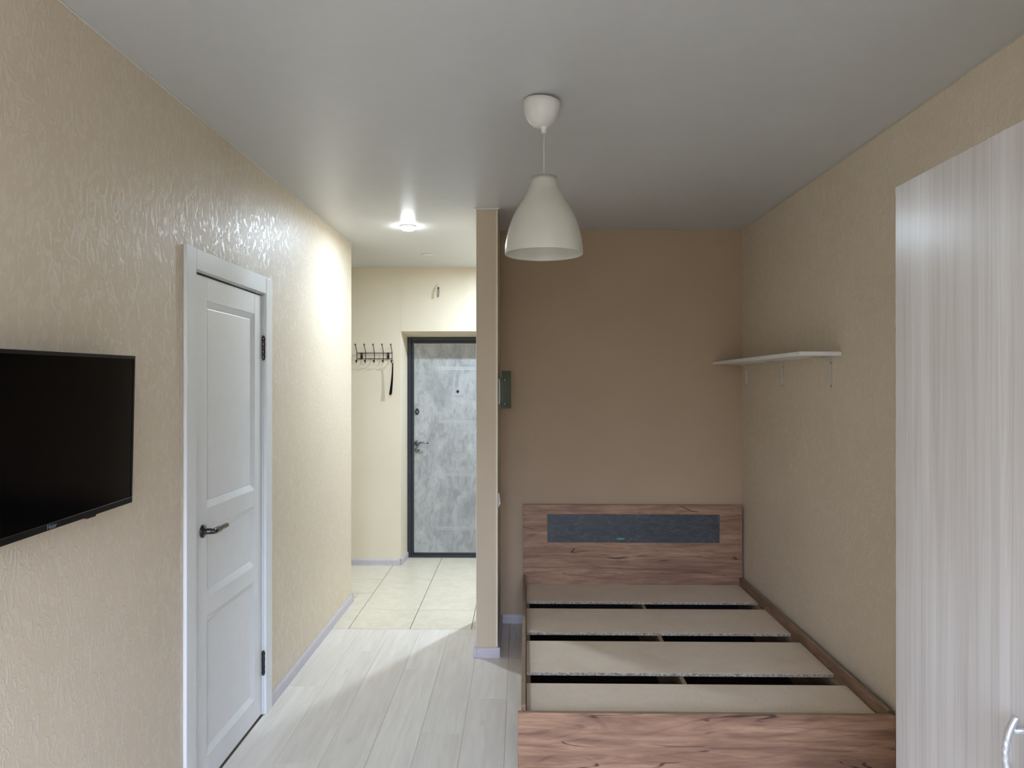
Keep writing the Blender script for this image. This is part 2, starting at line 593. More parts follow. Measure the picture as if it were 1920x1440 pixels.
# rear wall with the window the daylight comes through
bm = bmesh.new()
x0, x1, z0, z1 = WIN
bx(bm, HX0, x0, REAR_Y - 0.12, REAR_Y, 0, H)
bx(bm, x1, XR, REAR_Y - 0.12, REAR_Y, 0, H)
bx(bm, x0, x1, REAR_Y - 0.12, REAR_Y, 0, z0)
bx(bm, x0, x1, REAR_Y - 0.12, REAR_Y, z1, H)
struct(obj('wall_rear', bm, 'smooth'), 'beige window wall behind the viewer')
win = struct(empty('window_1', ((x0 + x1) / 2, REAR_Y - 0.06, z0)), 'white framed two-pane window behind the viewer')
xm = (x0 + x1) / 2
for n, a in (('frame_post', (x0, x0 + 0.05, z0, z1)), ('frame_post', (x1 - 0.05, x1, z0, z1)),
             ('frame_post', (xm - 0.035, xm + 0.035, z0 + 0.05, z1 - 0.05)),
             ('frame_rail', (x0 + 0.05, x1 - 0.05, z0, z0 + 0.05)), ('frame_rail', (x0 + 0.05, x1 - 0.05, z1 - 0.05, z1))):
    box(n, a[0], a[1], REAR_Y - 0.10, REAR_Y - 0.04, a[2], a[3], 'white', win, 0.004)
for a, b in ((x0 + 0.05, xm - 0.035), (xm + 0.035, x1 - 0.05)):
    box('pane', a, b, REAR_Y - 0.075, REAR_Y - 0.07, z0 + 0.05, z1 - 0.05, 'glass', win)
box('sill', x0 - 0.05, x1 + 0.05, REAR_Y, REAR_Y + 0.16, z0 - 0.03, z0, 'white', win, 0.004)

# floor: screed, laminate planks, hall tiles
fl = box('floor', -2.17, 1.60, REAR_Y - 0.12, 7.0, -0.08, -0.010, 'grout')
struct(fl, 'pale laminate room floor that turns into cream tiles in the hall')

def plank(x0, x1, y0, y1):
    cx, cy = (x0 + x1) / 2, (y0 + y1) / 2
    bm = bx(bmesh.new(), x0 - cx, x1 - cx, y0 - cy, y1 - cy, -0.010, 0.0)
    top = [e for e in bm.edges if all(abs(v.co.z) < 1e-6 for v in e.verts)]
    bmesh.ops.bevel(bm, geom=top, offset=0.0012, segments=1, affect='EDGES')
    bmesh.ops.recalc_face_normals(bm, faces=bm.faces)
    me = bpy.data.meshes.new('plank')
    bm.to_mesh(me)
    bm.free()
    me.materials.append(M['laminate'])
    o = bpy.data.objects.new('plank', me)
    COL.objects.link(o)
    o.parent = fl
    o.location = (cx, cy, 0)
    return o

PW, PL = 0.192, 1.285
xs = [XL] + [-0.066 + PW * k for k in range(-6, 8) if XL + 0.01 < -0.066 + PW * k < XR - 0.01] + [XR]
stag = [0.0, 0.78, 0.31, 1.05, 0.52, 0.14, 0.90, 0.40, 1.16, 0.66, 0.22, 0.96, 0.48, 0.08, 0.84, 0.3]
for i in range(len(xs) - 1):
    a, b = xs[i], xs[i + 1]
    yend = BACK_Y if a >= PX1 - 0.005 else TILE_Y
    y = REAR_Y - stag[i % len(stag)]
    while y < yend:
        y0, y1 = max(y, REAR_Y), min(y + PL, yend)
        if y1 - y0 > 0.005:
            if a < PX1 and b > PX1 and y1 > PY0:       # keep clear of the partition foot
                y1 = min(y1, PY0)
            if a >= PX0 - 0.19 and b <= PX1 + 0.065 and y1 > PY0 and b > PX0:
                y1 = min(y1, PY0) if a > PX0 - 0.01 else y1
            if y1 - y0 > 0.005:
                plank(a + 0.0003, b - 0.0003, y0 + 0.0003, y1 - 0.0003)
        y += PL
# narrow strip of laminate beside the partition inside the alcove
plank(PX1 + 0.001, -0.067, PY0 + 0.0005, BACK_Y)

TS = 0.405
tile_cache = {}
def tile(x0, x1, y0, y1):
    w, d = round(x1 - x0, 4), round(y1 - y0, 4)
    if (w, d) not in tile_cache:
        bm = bx(bmesh.new(), -w / 2, w / 2, -d / 2, d / 2, -0.010, 0.0)
        top = [e for e in bm.edges if all(abs(v.co.z) < 1e-6 for v in e.verts)]
        bmesh.ops.bevel(bm, geom=top, offset=0.001, segments=1, affect='EDGES')
        bmesh.ops.recalc_face_normals(bm, faces=bm.faces)
        me = bpy.data.meshes.new('tile')
        bm.to_mesh(me)
        bm.free()
        me.materials.append(M['tile'])
        tile_cache[(w, d)] = me
    o = bpy.data.objects.new('tile', tile_cache[(w, d)])
    COL.objects.link(o)
    o.parent = fl
    o.location = ((x0 + x1) / 2, (y0 + y1) / 2, 0)
J = 0.0022
tx = [-1.110 + 0.398 * k for k in range(-2, 6)]
tx = [HX0] + [t for t in tx if HX0 + 0.03 < t < HX1 - 0.03] + [HX1]
ty = [TILE_Y + 0.004 + TS * k for k in range(0, 5)] + [DOOR_Y - 0.005]
for i in range(len(tx) - 1):
    for j in range(len(ty) - 1):
        x0, x1, y0, y1 = tx[i], tx[i + 1], ty[j], ty[j + 1]
        if j == 0 or j == 1:
            if x1 > PX0 and y0 < PY1:
                if x0 > PX0 - 0.02:
                    if y1 <= PY1 + 0.01: continue
                    y0 = PY1
                else:
                    x1 = PX0 if y1 < PY1 + 0.2 and y0 < PY1 else x1
            if y1 < LEFT_END + 0.02:
                if x1 < XL + 0.01: continue
                x0 = max(x0, XL)
            elif y0 < LEFT_END and x0 < XL:
                if x1 > XL:
                    tile(x0 + J, XL, LEFT_END + J, y1 - J)
                    x0 = XL
                if x1 <= XL: y0 = LEFT_END
        tile(x0 + J, x1 - J, y0 + J, y1 - J)

# ---------------------------------------------------------------- skirting boards
SH, ST = 0.056, 0.013
SK_PROF = [(0, 0), (ST, 0), (ST, 0.017), (ST - 0.0016, 0.018), (ST, 0.019), (ST, 0.035), (ST - 0.0016, 0.036),
           (ST, 0.037), (ST - 0.001, 0.046), (ST * 0.45, SH), (0, SH)]

def skirting(name, p0, p1, nrm, label, parent=None, cap0=False, cap1=False):
    """profile run from p0 to p1 (x, y) standing out along nrm"""
    p0, p1, n = Vector((*p0, 0)), Vector((*p1, 0)), Vector((*nrm, 0))
    bm = bmesh.new()
    rings = []
    for p in (p0, p1):
        rings.append([bm.verts.new(p + n * (a + 0.0005) + Vector((0, 0, h + 0.0005))) for a, h in SK_PROF])
    k = len(SK_PROF)
    for i in range(k):
        bm.faces.new((rings[0][i], rings[0][(i + 1) % k], rings[1][(i + 1) % k], rings[1][i]))
    bm.faces.new(rings[0])
    bm.faces.new(rings[1][::-1])
    o = obj(name, bm, 'skirting', parent)
    if parent is None:
        struct(o, label)
    d = (p1 - p0).normalized()
    for on, p, s in ((cap0, p0, 1), (cap1, p1, -1)):
        if on:
            q = p + d * s * 0.007
            lo = Vector((min(p.x, q.x, (p + n * (ST + .004)).x), min(p.y, q.y, (p + n * (ST + .004)).y), 0))
            hi = Vector((max(p.x, q.x, (p + n * (ST + .004)).x), max(p.y, q.y, (p + n * (ST + .004)).y), 0))
            box('corner_cap', lo.x, hi.x, lo.y, hi.y, 0.0005, SH + 0.004, 'skirting', o, 0.002, 2)
    return o

skirting('baseboard_left', (XL, 3.593), (XL, LEFT_END), (1, 0),
         'lavender white skirting board along left wall from white door to hall', cap0=True, cap1=True)
skirting('baseboard_near_left', (XL, REAR_Y + 0.002), (XL, 2.660), (1, 0), 'lavender white skirting board under the television')
sk = skirting('baseboard_partition', (PX0 - ST * 0.2, PY0), (PX1 + ST * 0.2, PY0), (0, -1),
              'short grooved skirting board across the foot of the partition', cap0=False, cap1=False)
skirting('side_board', (PX0, PY0 + 0.001), (PX0, PY1), (-1, 0), '', sk)
skirting('side_board', (PX1, PY0 + 0.001), (PX1, BACK_Y - 0.015), (1, 0), '', sk)
for cx0, cx1 in ((PX0 - ST - 0.003, PX0 + 0.002), (PX1 - 0.004, PX1 + ST + 0.002)):
    box('corner_cap', cx0, cx1, PY0 - ST - 0.003, PY0 + 0.0, 0.0005, SH + 0.004, 'skirting', sk, 0.003, 2)
skirting('baseboard_back', (PX1 + 0.016, BACK_Y), (XR - 0.002, BACK_Y), (0, -1), 'skirting board along the alcove wall beside the headboard')
skirting('baseboard_entry', (HX0 + 0.002, ENTRY_Y), (NX0, ENTRY_Y), (0, -1),
         'skirting board under the coat rack on the entrance wall', cap1=True)
d = Vector((0.016, DOOR_Y - ENTRY_Y)).normalized()
skirting('baseboard_niche', (NX0, ENTRY_Y + 0.001), (NX0 + 0.0145, DOOR_Y - 0.022), (d.y, -d.x), 'short skirting board inside the door niche')

# ceiling edge strips and partition corner strips
def strip(name, x0, x1, y0, y1, z0, z1, mat, label):
    return struct(box(name, x0, x1, y0, y1, z0, z1, mat, bevel=0.001), label)
strip('trim_1', XL + 0.0003, XL + 0.005, REAR_Y + 0.002, LEFT_END, H - 0.005, H - 0.0003, 'white', 'thin white edge strip between left wall and ceiling')
strip('trim_2', XR - 0.005, XR - 0.0003, REAR_Y + 0.002, BACK_Y - 0.001, H - 0.005, H - 0.0003, 'ivory', 'thin edge strip between right wall and ceiling')
strip('trim_3', PX1 - 0.009, PX1 + 0.0012, PY0 - 0.0025, PY0 - 0.0003, SH + 0.006, H - 0.01, 'guard', 'pale corner strip on the alcove edge of the partition')
strip('trim_4', PX0 - 0.0012, PX0 + 0.004, PY0 - 0.0025, PY0 - 0.0003, SH + 0.006, H - 0.01, 'guard', 'pale corner strip on the hall edge of the partition')
strip('trim_5', PX0 - 0.011, PX1 + 0.009, PY0 - 0.010, PY0 - 0.0003, H - 0.008, H - 0.0003, 'white_lam', 'small white ceiling flange on top of the partition')

# ---------------------------------------------------------------- door_1: white panelled door in the left wall
d1 = struct(empty('door_1', (XL, 3.13, 0)), 'white three-panel interior door with dark lever handle in the left wall')
CF = XL + 0.0145                  # casing face
CY0, CY1, CYI0, CYI1 = 2.666, 3.592, 2.749, 3.508
CZ, CZI = 2.090, 2.011
box('casing', XL + 0.0004, CF, CY0, CYI0, 0.0, CZ, 'white_door', d1, 0.0025, 2)
box('casing', XL + 0.0004, CF, CYI1, CY1, 0.0, CZ, 'white_door', d1, 0.0025, 2)
box('casing', XL + 0.0004, CF - 0.0008, CYI0 + 0.0004, CYI1 - 0.0004, CZI, CZ, 'white_door', d1, 0.0025, 2)
# jamb and stop
LX = -1.2320                      # leaf face
box('jamb', XL - 0.115, XL, CYI1 - 0.0015, DO[1] - 0.0005, 0, CZI + 0.003, 'white_door', d1, 0.001)
box('jamb', XL - 0.115, XL, DO[0] + 0.0005, CYI0 - 0.003, 0, CZI + 0.003, 'white_door', d1, 0.001)
box('jamb', XL - 0.115, XL, CYI0 - 0.003, CYI1 - 0.0015, CZI - 0.004, CZI + 0.012, 'white_door', d1, 0.001)
box('seal', XL - 0.006, XL - 0.001, CYI0, CYI1 - 0.002, CZI - 0.0075, CZI - 0.004, 'dark_grey', d1)
LY0, LY1, LZ0, LZ1 = CYI0 - 0.002, CYI1 - 0.005, 0.008, 1.999
leaf = box('door_leaf', LX - 0.036, LX - 0.016, LY0 + 0.001, LY1 - 0.001, LZ0 + 0.001, LZ1 - 0.001, 'white_door', d1)
SY0, SY1 = 2.884, 3.404
PANELS = [(1.0905, 1.905), (0.7375, 1.013), (0.115, 0.664)]
rails = [(LZ0, 0.115), (0.664, 0.7375), (1.013, 1.0905), (1.905, LZ1)]
for a, b in ((LY0, SY0), (SY1, LY1)):
    box('stile', LX - 0.016, LX, a, b, LZ0, LZ1, 'white_door', leaf, 0.0012)
for a, b in rails:
    box('rail', LX - 0.016, LX, SY0 + 0.0003, SY1 - 0.0003, a, b, 'white_door', leaf, 0.0012)
for a, b in PANELS:
    bm = bmesh.new()
    def ring(ins, x):
        return [bm.verts.new(p) for p in ((x, SY0 + ins, a + ins), (x, SY1 - ins, a + ins), (x, SY1 - ins, b - ins), (x, SY0 + ins, b - ins))]
    rs = [ring(0.0005, LX - 0.0157), ring(0.0005, LX - 0.001), ring(0.004, LX - 0.0025), ring(0.026, LX - 0.0125), ring(0.029, LX - 0.0112), ring(0.034, LX - 0.0112)]
    for q in range(len(rs) - 1):
        for k in range(4):
            bm.faces.new((rs[q][k], rs[q][(k + 1) % 4], rs[q + 1][(k + 1) % 4], rs[q + 1][k]))
    bm.faces.new(rs[-1])
    obj('panel', bm, 'white_door', leaf)
# lever handle
HY, HZ = 2.843, 1.008
hd = obj('handle', lathe(bmesh.new(), [(0.026, LX + 0.0003), (0.026, LX + 0.005), (0.023, LX + 0.008), (0.0125, LX + 0.009), (0.0115, LX + 0.034), (0.0105, LX + 0.038), (0.0, LX + 0.038)],
                             (0, HY, HZ), 28, 'X'), 'gunmetal', d1, True)
bm = bmesh.new()
hx = LX + 0.047
tube(bm, [(LX + 0.036, HY, HZ), (hx, HY, HZ), (hx + 0.001, HY + 0.012, HZ + 0.0005)], [0.0105, 0.0105, 0.010], 16)
prism(bm, [(hx - 0.0085, HZ - 0.010), (hx + 0.0065, HZ - 0.010), (hx + 0.0085, HZ - 0.002), (hx + 0.0065, HZ + 0.010), (hx - 0.0085, HZ + 0.010)], 1, HY + 0.006, HY + 0.060)
prism(bm, [(hx - 0.006, HZ - 0.007), (hx + 0.005, HZ - 0.007), (hx + 0.007, HZ - 0.001), (hx + 0.005, HZ + 0.009), (hx - 0.006, HZ + 0.009)], 1, HY + 0.060, HY + 0.125)
obj('lever', bm, 'gunmetal', hd)
for z in (1.752, 0.248):
    hg = obj('hinge', tube(bmesh.new(), [(LX + 0.007, CYI1 - 0.006, z - 0.050), (LX + 0.007, CYI1 - 0.006, z + 0.050)], 0.0072, 14), 'dark_grey', d1)
    for s in (-0.044, -0.018, 0.018, 0.044):
        obj('hinge_ring', tube(bmesh.new(), [(LX + 0.007, CYI1 - 0.006, z + s - 0.0025), (LX + 0.007, CYI1 - 0.006, z + s + 0.0025)], 0.0085, 14), 'gunmetal', hg)
    for s in (-0.053, 0.053):
        obj('hinge_tip', ball(bmesh.new(), (LX + 0.007, CYI1 - 0.006, z + s), 0.0068, 12), 'gunmetal', hg, True)

# ---------------------------------------------------------------- door_2: steel entrance door with concrete-look panel
d2 = struct(empty('door_2', (-0.6, DOOR_Y, 0)), 'grey concrete-look entrance door in a black steel frame at the end of the hall')
FX0, FX1, FZ = NX0 + 0.017, NX1 - 0.017, NZ - 0.035
FW = 0.030
def door_frame(name, w0, w1, y0, mat, z_low):
    box(name, FX0 + w0, FX0 + w1, y0, DOOR_Y + 0.05, z_low, FZ - w0, mat, d2, 0.003)
    box(name, FX1 - w1, FX1 - w0, y0, DOOR_Y + 0.05, z_low, FZ - w0, mat, d2, 0.003)
    box(name, FX0 + w1, FX1 - w1, y0, DOOR_Y + 0.05, FZ - w1, FZ - w0, mat, d2, 0.003)
door_frame('frame_bar', 0.0, 0.034, DOOR_Y - 0.018, 'anthracite', 0.001)
door_frame('inner_frame_bar', 0.034, 0.056, DOOR_Y - 0.006, 'anthracite', 0.022)
box('threshold', FX0 + 0.034, FX1 - 0.034, DOOR_Y - 0.018, DOOR_Y + 0.05, 0.001, 0.024, 'anthracite', d2, 0.003)
box('inner_threshold', FX0 + 0.056, FX1 - 0.056, DOOR_Y - 0.006, DOOR_Y + 0.05, 0.024, 0.042, 'anthracite', d2, 0.003)
DX0, DX1 = FX0 + 0.058, FX1 - 0.058
DF = DOOR_Y + 0.002
# face sheet split by the shallow milled grooves, kept as one panel with real channels
GX = -0.752
gz = [0.264, 0.757, 1.242, 1.730]
bm = bmesh.new()
zs = []
for g in gz:
    for s in (-0.011, 0.0, 0.011):
        zs.append(g + s)
bx(bm, DX0, GX, DF, DF + 0.04, 0.044, FZ - 0.058)
prev = 0.044
for z in zs:
    bx(bm, GX, DX1, DF, DF + 0.04, prev, z - 0.0028)
    prev = z + 0.0028
bx(bm, GX, DX1, DF, DF + 0.04, prev, FZ - 0.058)
bx(bm, GX, DX1, DF + 0.006, DF + 0.039, 0.05, FZ - 0.07)
lf2 = obj('door_leaf', bm, 'concrete', d2)
for z in zs:
    box('groove', GX + 0.001, DX1 - 0.001, DF + 0.0025, DF + 0.0062, z - 0.0025, z + 0.0025, 'groove', lf2)
ph = obj('peephole', lathe(bmesh.new(), [(0.013, DF - 0.0002), (0.013, DF - 0.006), (0.009, DF - 0.008), (0.0, DF - 0.0075)], (-0.568, 0, 1.517), 20, 'Y'), 'dark_grey', d2, True)
HX = -0.941
# upper lock plate: small cross shaped cover
bm = bmesh.new()
bx(bm, HX - 0.012, HX + 0.012, DF - 0.009, DF - 0.0002, 1.332 - 0.028, 1.332 + 0.028, 0.003)
lp = obj('lock_cover', bm, 'dark_grey', d2)
obj('lock_collar', lathe(bmesh.new(), [(0.021, DF - 0.0003), (0.021, DF - 0.007), (0.0, DF - 0.0075)], (HX, 0, 1.332), 20, 'Y'), 'dark_grey', lp)
obj('key_slot', lathe(bmesh.new(), [(0.008, DF - 0.009), (0.008, DF - 0.0125), (0.0, DF - 0.0128)], (HX, 0, 1.332), 16, 'Y'), 'chrome', lp, True)
h2 = obj('handle', lathe(bmesh.new(), [(0.026, DF - 0.0002), (0.026, DF - 0.006), (0.020, DF - 0.011), (0.012, DF - 0.013), (0.011, DF - 0.045), (0.0, DF - 0.046)], (HX, 0, 1.042), 24, 'Y'), 'steel', d2, True)
obj('lever', tube(bmesh.new(), [(HX, DF - 0.044, 1.042), (HX + 0.012, DF - 0.052, 1.046), (HX + 0.04, DF - 0.054, 1.052), (HX + 0.075, DF - 0.054, 1.052), (HX + 0.108, DF - 0.052, 1.047)],
               [0.010, 0.011, 0.0095, 0.009, 0.0075], 14), 'steel', h2, True)
esc = obj('lower_lock', lathe(bmesh.new(), [(0.022, DF - 0.0002), (0.022, DF - 0.006), (0.017, DF - 0.010), (0.0, DF - 0.0105)], (HX, 0, 0.983), 22, 'Y'), 'steel', d2, True)
box('lock_turn', HX - 0.004, HX + 0.006, DF - 0.030, DF - 0.010, 0.968, 1.000, 'steel', esc, 0.003, 2)

# ---------------------------------------------------------------- bed
BX0, BX1 = 0.012, 1.446
HEADF, FOOTF = 4.838, 2.850
bed = tag(empty('bed_frame', ((BX0 + BX1) / 2, (HEADF + FOOTF) / 2, 0)),
          'brown oak double bed frame with bare chipboard base and slate headboard panel', 'bed')
RT = 0.315
hb = box('headboard', BX0, BX1, HEADF, HEADF + 0.022, 0.004, 0.789, 'oak_x', bed, 0.0012)
hb['label'] = 'oak headboard with dark slate strip'
sp = box('slate_panel', 0.172, 1.298, HEADF - 0.002, HEADF - 0.0003, 0.541, 0.727, 'slate', hb, 0.0006)
sp['label'] = 'dark slate panel set into headboard'
bm = bmesh.new()
pts = [(0.622, 0.5635), (0.634, 0.560), (0.655, 0.560), (0.672, 0.562), (0.684, 0.567), (0.672, 0.5715), (0.650, 0.5735), (0.632, 0.570)]
lo = [bm.verts.new((x, HEADF - 0.0022, z)) for x, z in pts]
hi = [bm.verts.new((x, HEADF - 0.0028, z)) for x, z in pts]
bm.faces.new(lo); bm.faces.new(hi[::-1])
for i in range(len(pts)):
    bm.faces.new((lo[i], lo[(i + 1) % len(pts)], hi[(i + 1) % len(pts)], hi[i]))
tm = obj('teal_mark', bm, 'teal', hb)  # thin teal patch lying on the slate
tm['label'] = 'small teal mark on slate panel'
def edged(name, x0, x1, y0, y1, z0, z1, mat):
    """board whose top edge carries its own edge band"""
    bm = bx(bmesh.new(), x0, x1, y0, y1, z0, z1, 0.0008)
    bmesh.ops.recalc_face_normals(bm, faces=bm.faces)
    for f in bm.faces:
        f.material_index = 1 if f.normal.z > 0.9 else 0
    return obj(name, bm, [mat, 'oak_edge'], bed)
edged('footboard', BX0 - 0.012, BX1 + 0.004, FOOTF, FOOTF + 0.020, 0.004, RT - 0.010, 'oak_x')
edged('side_rail', BX0, BX0 + 0.018, FOOTF + 0.020, HEADF, 0.004, RT + 0.012, 'oak_y')
edged('side_rail', BX1 - 0.018, BX1, FOOTF + 0.020, HEADF, 0.004, RT, 'oak_y')
BT = 0.266                        # top of the boards
for a, b in ((BX0 + 0.018, BX0 + 0.040), (BX1 - 0.040, BX1 - 0.018)):
    box('support_ledge', a, b, FOOTF + 0.020, HEADF, BT - 0.056, BT - 0.0165, 'oak_edge', bed)
box('shade_floor_sheet', BX0 + 0.020, BX1 - 0.020, FOOTF + 0.022, HEADF - 0.002, 0.012, 0.016, 'bed_shade', bed)  # added dark sheet: makes the inside of the bed read as deep shade
box('shade_head_sheet', BX0 + 0.020, BX1 - 0.020, HEADF - 0.0020, HEADF - 0.0003, 0.017, BT - 0.020, 'bed_shade', bed)  # added dark sheet, painted shade behind the first board gap
box('centre_beam', 0.727, 0.745, FOOTF + 0.020, HEADF, 0.017, BT - 0.0165, 'oak_edge', bed)
for y0, y1 in ((4.450, 4.836), (3.896, 4.313), (3.353, 3.766), (2.874, 3.230)):
    bm = bx(bmesh.new(), BX0 + 0.021, BX1 - 0.021, y0, y1, BT - 0.0142, BT, 0.0006)
    bmesh.ops.recalc_face_normals(bm, faces=bm.faces)
    for f in bm.faces:
        f.material_index = 1 if abs(f.normal.z) < 0.5 else 0
    obj('base_board', bm, ['chip', 'chip_edge'], bed)
bed.rotation_euler = (0, 0, R(-0.45))

# ---------------------------------------------------------------- wardrobe
WX, WY1, WZ = 0.917, 1.808, 2.060
wd = tag(empty('wardrobe', (1.19, 1.29, 0)), 'tall pale ash wardrobe with silver bow handle against the right wall', 'wardrobe')
bm = bmesh.new()
bx(bm, WX + 0.018, XR - 0.006, WY1 - 0.016, WY1, 0.002, WZ)
bx(bm, WX + 0.018, XR - 0.006, 0.770, 0.786, 0.002, WZ)
bx(bm, WX + 0.018, XR - 0.006, 0.786, WY1 - 0.016, WZ - 0.016, WZ)
bx(bm, WX + 0.018, XR - 0.006, 0.786, WY1 - 0.016, 0.06, 0.076)
bx(bm, XR - 0.012, XR - 0.006, 0.786, WY1 - 0.016, 0.076, WZ - 0.016)
obj('body', bm, 'ash', wd)
for y0, y1 in ((1.291, WY1 - 0.0005), (0.7705, 1.2885)):
    dr = box('door', WX, WX + 0.016, y0, y1, 0.06, WZ - 0.001, 'ash', wd, 0.0012)
    near = y0 > 1.0
    hy = y0 + 0.034 if near else y1 - 0.034
    N = 60
    path, rad = [], []
    for i in range(N + 1):
        s = i / N * 2 - 1
        z = 0.917 - s * 0.066
        path.append((WX - 0.030 - 0.020 * (1 - s * s), hy, z))
        rad.append(0.0066 - 0.0009 * (1 - abs(s)) if abs(s) < 0.985 else 0.0048)
    rope = lambda i, a: 1.0 + (0.11 * math.sin(2 * a + i * 0.95) if 16 < i < N - 16 else 0.0)
    hb_ = obj('handle', tube(bmesh.new(), path, rad, 18, rope), 'satin_silver', dr, True)
    for z in (0.958, 0.876):
        obj('handle_post', tube(bmesh.new(), [(WX - 0.0005, hy, z), (WX - 0.036, hy, z)], [0.0065, 0.005], 14), 'satin_silver', hb_, True)

# ---------------------------------------------------------------- television
TC = Vector((-1.128, 1.785, 1.4410))
tv = tag(empty('television', TC), 'black flat television tilted on the left wall beside the white door', 'television')
TW, TH = 0.730, 0.430
ty0, ty1, tz0, tz1 = TC.y - TW / 2, TC.y + TW / 2, TC.z - TH / 2, TC.z + TH / 2
tx1 = TC.x
bm = bx(bmesh.new(), tx1 - 0.022, tx1, ty0, ty1, tz0, tz1, 0.003, 2)
obj('housing', bm, 'black_mat', tv)
box('back_cover', tx1 - 0.052, tx1 - 0.022, ty0 + 0.12, ty1 - 0.12, tz0 + 0.03, tz1 - 0.10, 'black_mat', tv, 0.008, 2)
box('bezel_bar', tx1, tx1 + 0.003, ty0, ty1, tz0, tz0 + 0.017, 'black_mat', tv, 0.001)
box('bezel_bar', tx1, tx1 + 0.003, ty0, ty1, tz1 - 0.009, tz1, 'black_mat', tv, 0.001)
box('bezel_bar', tx1, tx1 + 0.003, ty0, ty0 + 0.009, tz0 + 0.017, tz1 - 0.009, 'black_mat', tv, 0.001)
box('bezel_bar', tx1, tx1 + 0.003, ty1 - 0.009, ty1, tz0 + 0.017, tz1 - 0.009, 'black_mat', tv, 0.001)
box('screen', tx1 + 0.0001, tx1 + 0.0012, ty0 + 0.009, ty1 - 0.009, tz0 + 0.017, tz1 - 0.009, 'black_gloss', tv)
obj('sensor', bx(bmesh.new(), tx1 - 0.012, tx1 + 0.002, TC.y + 0.135, TC.y + 0.175, tz0 - 0.005, tz0 + 0.001, 0.002, 2), 'black_mat', tv)
mt = box('wall_mount', tx1 - 0.078, tx1 - 0.052, TC.y - 0.06, TC.y + 0.06, TC.z - 0.06, TC.z + 0.06, 'black_metal', tv, 0.002)
box('mount_plate', -1.2245, tx1 - 0.076, TC.y - 0.045, TC.y + 0.045, TC.z - 0.09, TC.z + 0.09, 'black_metal', mt, 0.002)
fc = bpy.data.curves.new('maker_logo_text', 'FONT')
fc.body = 'Haier'
fc.size = 0.017
fc.extrude = 0.0003
fc.align_x = 'CENTER'
fc.align_y = 'CENTER'
fo_ = bpy.data.objects.new('maker_logo_text', fc)
lm = bpy.data.meshes.new_from_object(fo_)
bpy.data.objects.remove(fo_)
bpy.data.curves.remove(fc)
lm.materials.clear()
lm.materials.append(M['logo'])
fo = bpy.data.objects.new('maker_logo', lm)
COL.objects.link(fo)
fo.parent = tv
fo.location = (0.0034, -0.022, -TH / 2 + 0.0085)
fo.rotation_euler = (R(90), 0, R(90))
fo['label'] = 'grey maker name on lower bezel'
tv.rotation_euler = (R(0.7), R(1.6), R(1.4))

# ---------------------------------------------------------------- pendant lamp
LXp, LYp = 0.086, 2.643
lamp = tag(empty('pendant_lamp', (LXp, LYp, H)), 'white bell-shaped pendant lamp hanging from the ceiling on a thin cord', 'lamp')
rt = 0.0022
out = [(0.0473, 2.3195), (0.0487, 2.303), (0.0525, 2.2855), (0.0570, 2.273), (0.0635, 2.260), (0.0705, 2.2475), (0.0780, 2.235), (0.0948, 2.2097), (0.1087, 2.1845),
       (0.1188, 2.159), (0.1271, 2.134), (0.1334, 2.1085), (0.1378, 2.083), (0.1396, 2.065), (0.1402, 2.046)]
inn = [(r - rt, z - (0.0 if i else 0.002)) for i, (r, z) in enumerate(out)]
prof = out + [(0.1400, 2.0445), (0.1388, 2.0440)] + inn[::-1]
obj('lamp_shade', lathe(bmesh.new(), [(r, z) for r, z in prof], (LXp, LYp, 0), 64, closed=True), 'shade', lamp, True)
cap_ = obj('shade_top', lathe(bmesh.new(), [(0.0, 2.312), (0.0462, 2.312), (0.0462, 2.3145), (0.016, 2.3145), (0.014, 2.325), (0.0, 2.325)], (LXp, LYp, 0), 40), 'white', lamp)
obj('bulb_socket', lathe(bmesh.new(), [(0.0, 2.255), (0.018, 2.255), (0.020, 2.27), (0.020, 2.311), (0.0, 2.311)], (LXp, LYp, 0), 28), 'white', lamp, True)
# ceiling cup: hangs slightly askew, so its left rim leaves a gap
cx = LXp - 0.006
cup = obj('ceiling_cup', lathe(bmesh.new(), [(0.0, -0.001), (0.064, -0.001), (0.0665, -0.004), (0.0662, -0.018), (0.0635, -0.035), (0.0580, -0.052), (0.0505, -0.067), (0.0410, -0.079), (0.0300, -0.088), (0.0170, -0.0925), (0.0, -0.093)],
                             (0, 0, 0), 48), 'white', None, True)
cup.parent = lamp
cup.location = (cx - LXp, 0, -0.0062)
cup.rotation_euler = (R(0), R(5.0), 0)
obj('cord_grip', lathe(bmesh.new(), [(0.0, 2.512), (0.0135, 2.512), (0.0130, 2.499), (0.0105, 2.4955), (0.0085, 2.482), (0.0065, 2.4785), (0.0, 2.4785)], (LXp, LYp, 0), 20), 'white', lamp, True)
obj('cord', tube(bmesh.new(), [(LXp, LYp, 2.481), (LXp, LYp, 2.322)], 0.0024, 10), 'white', lamp, True)

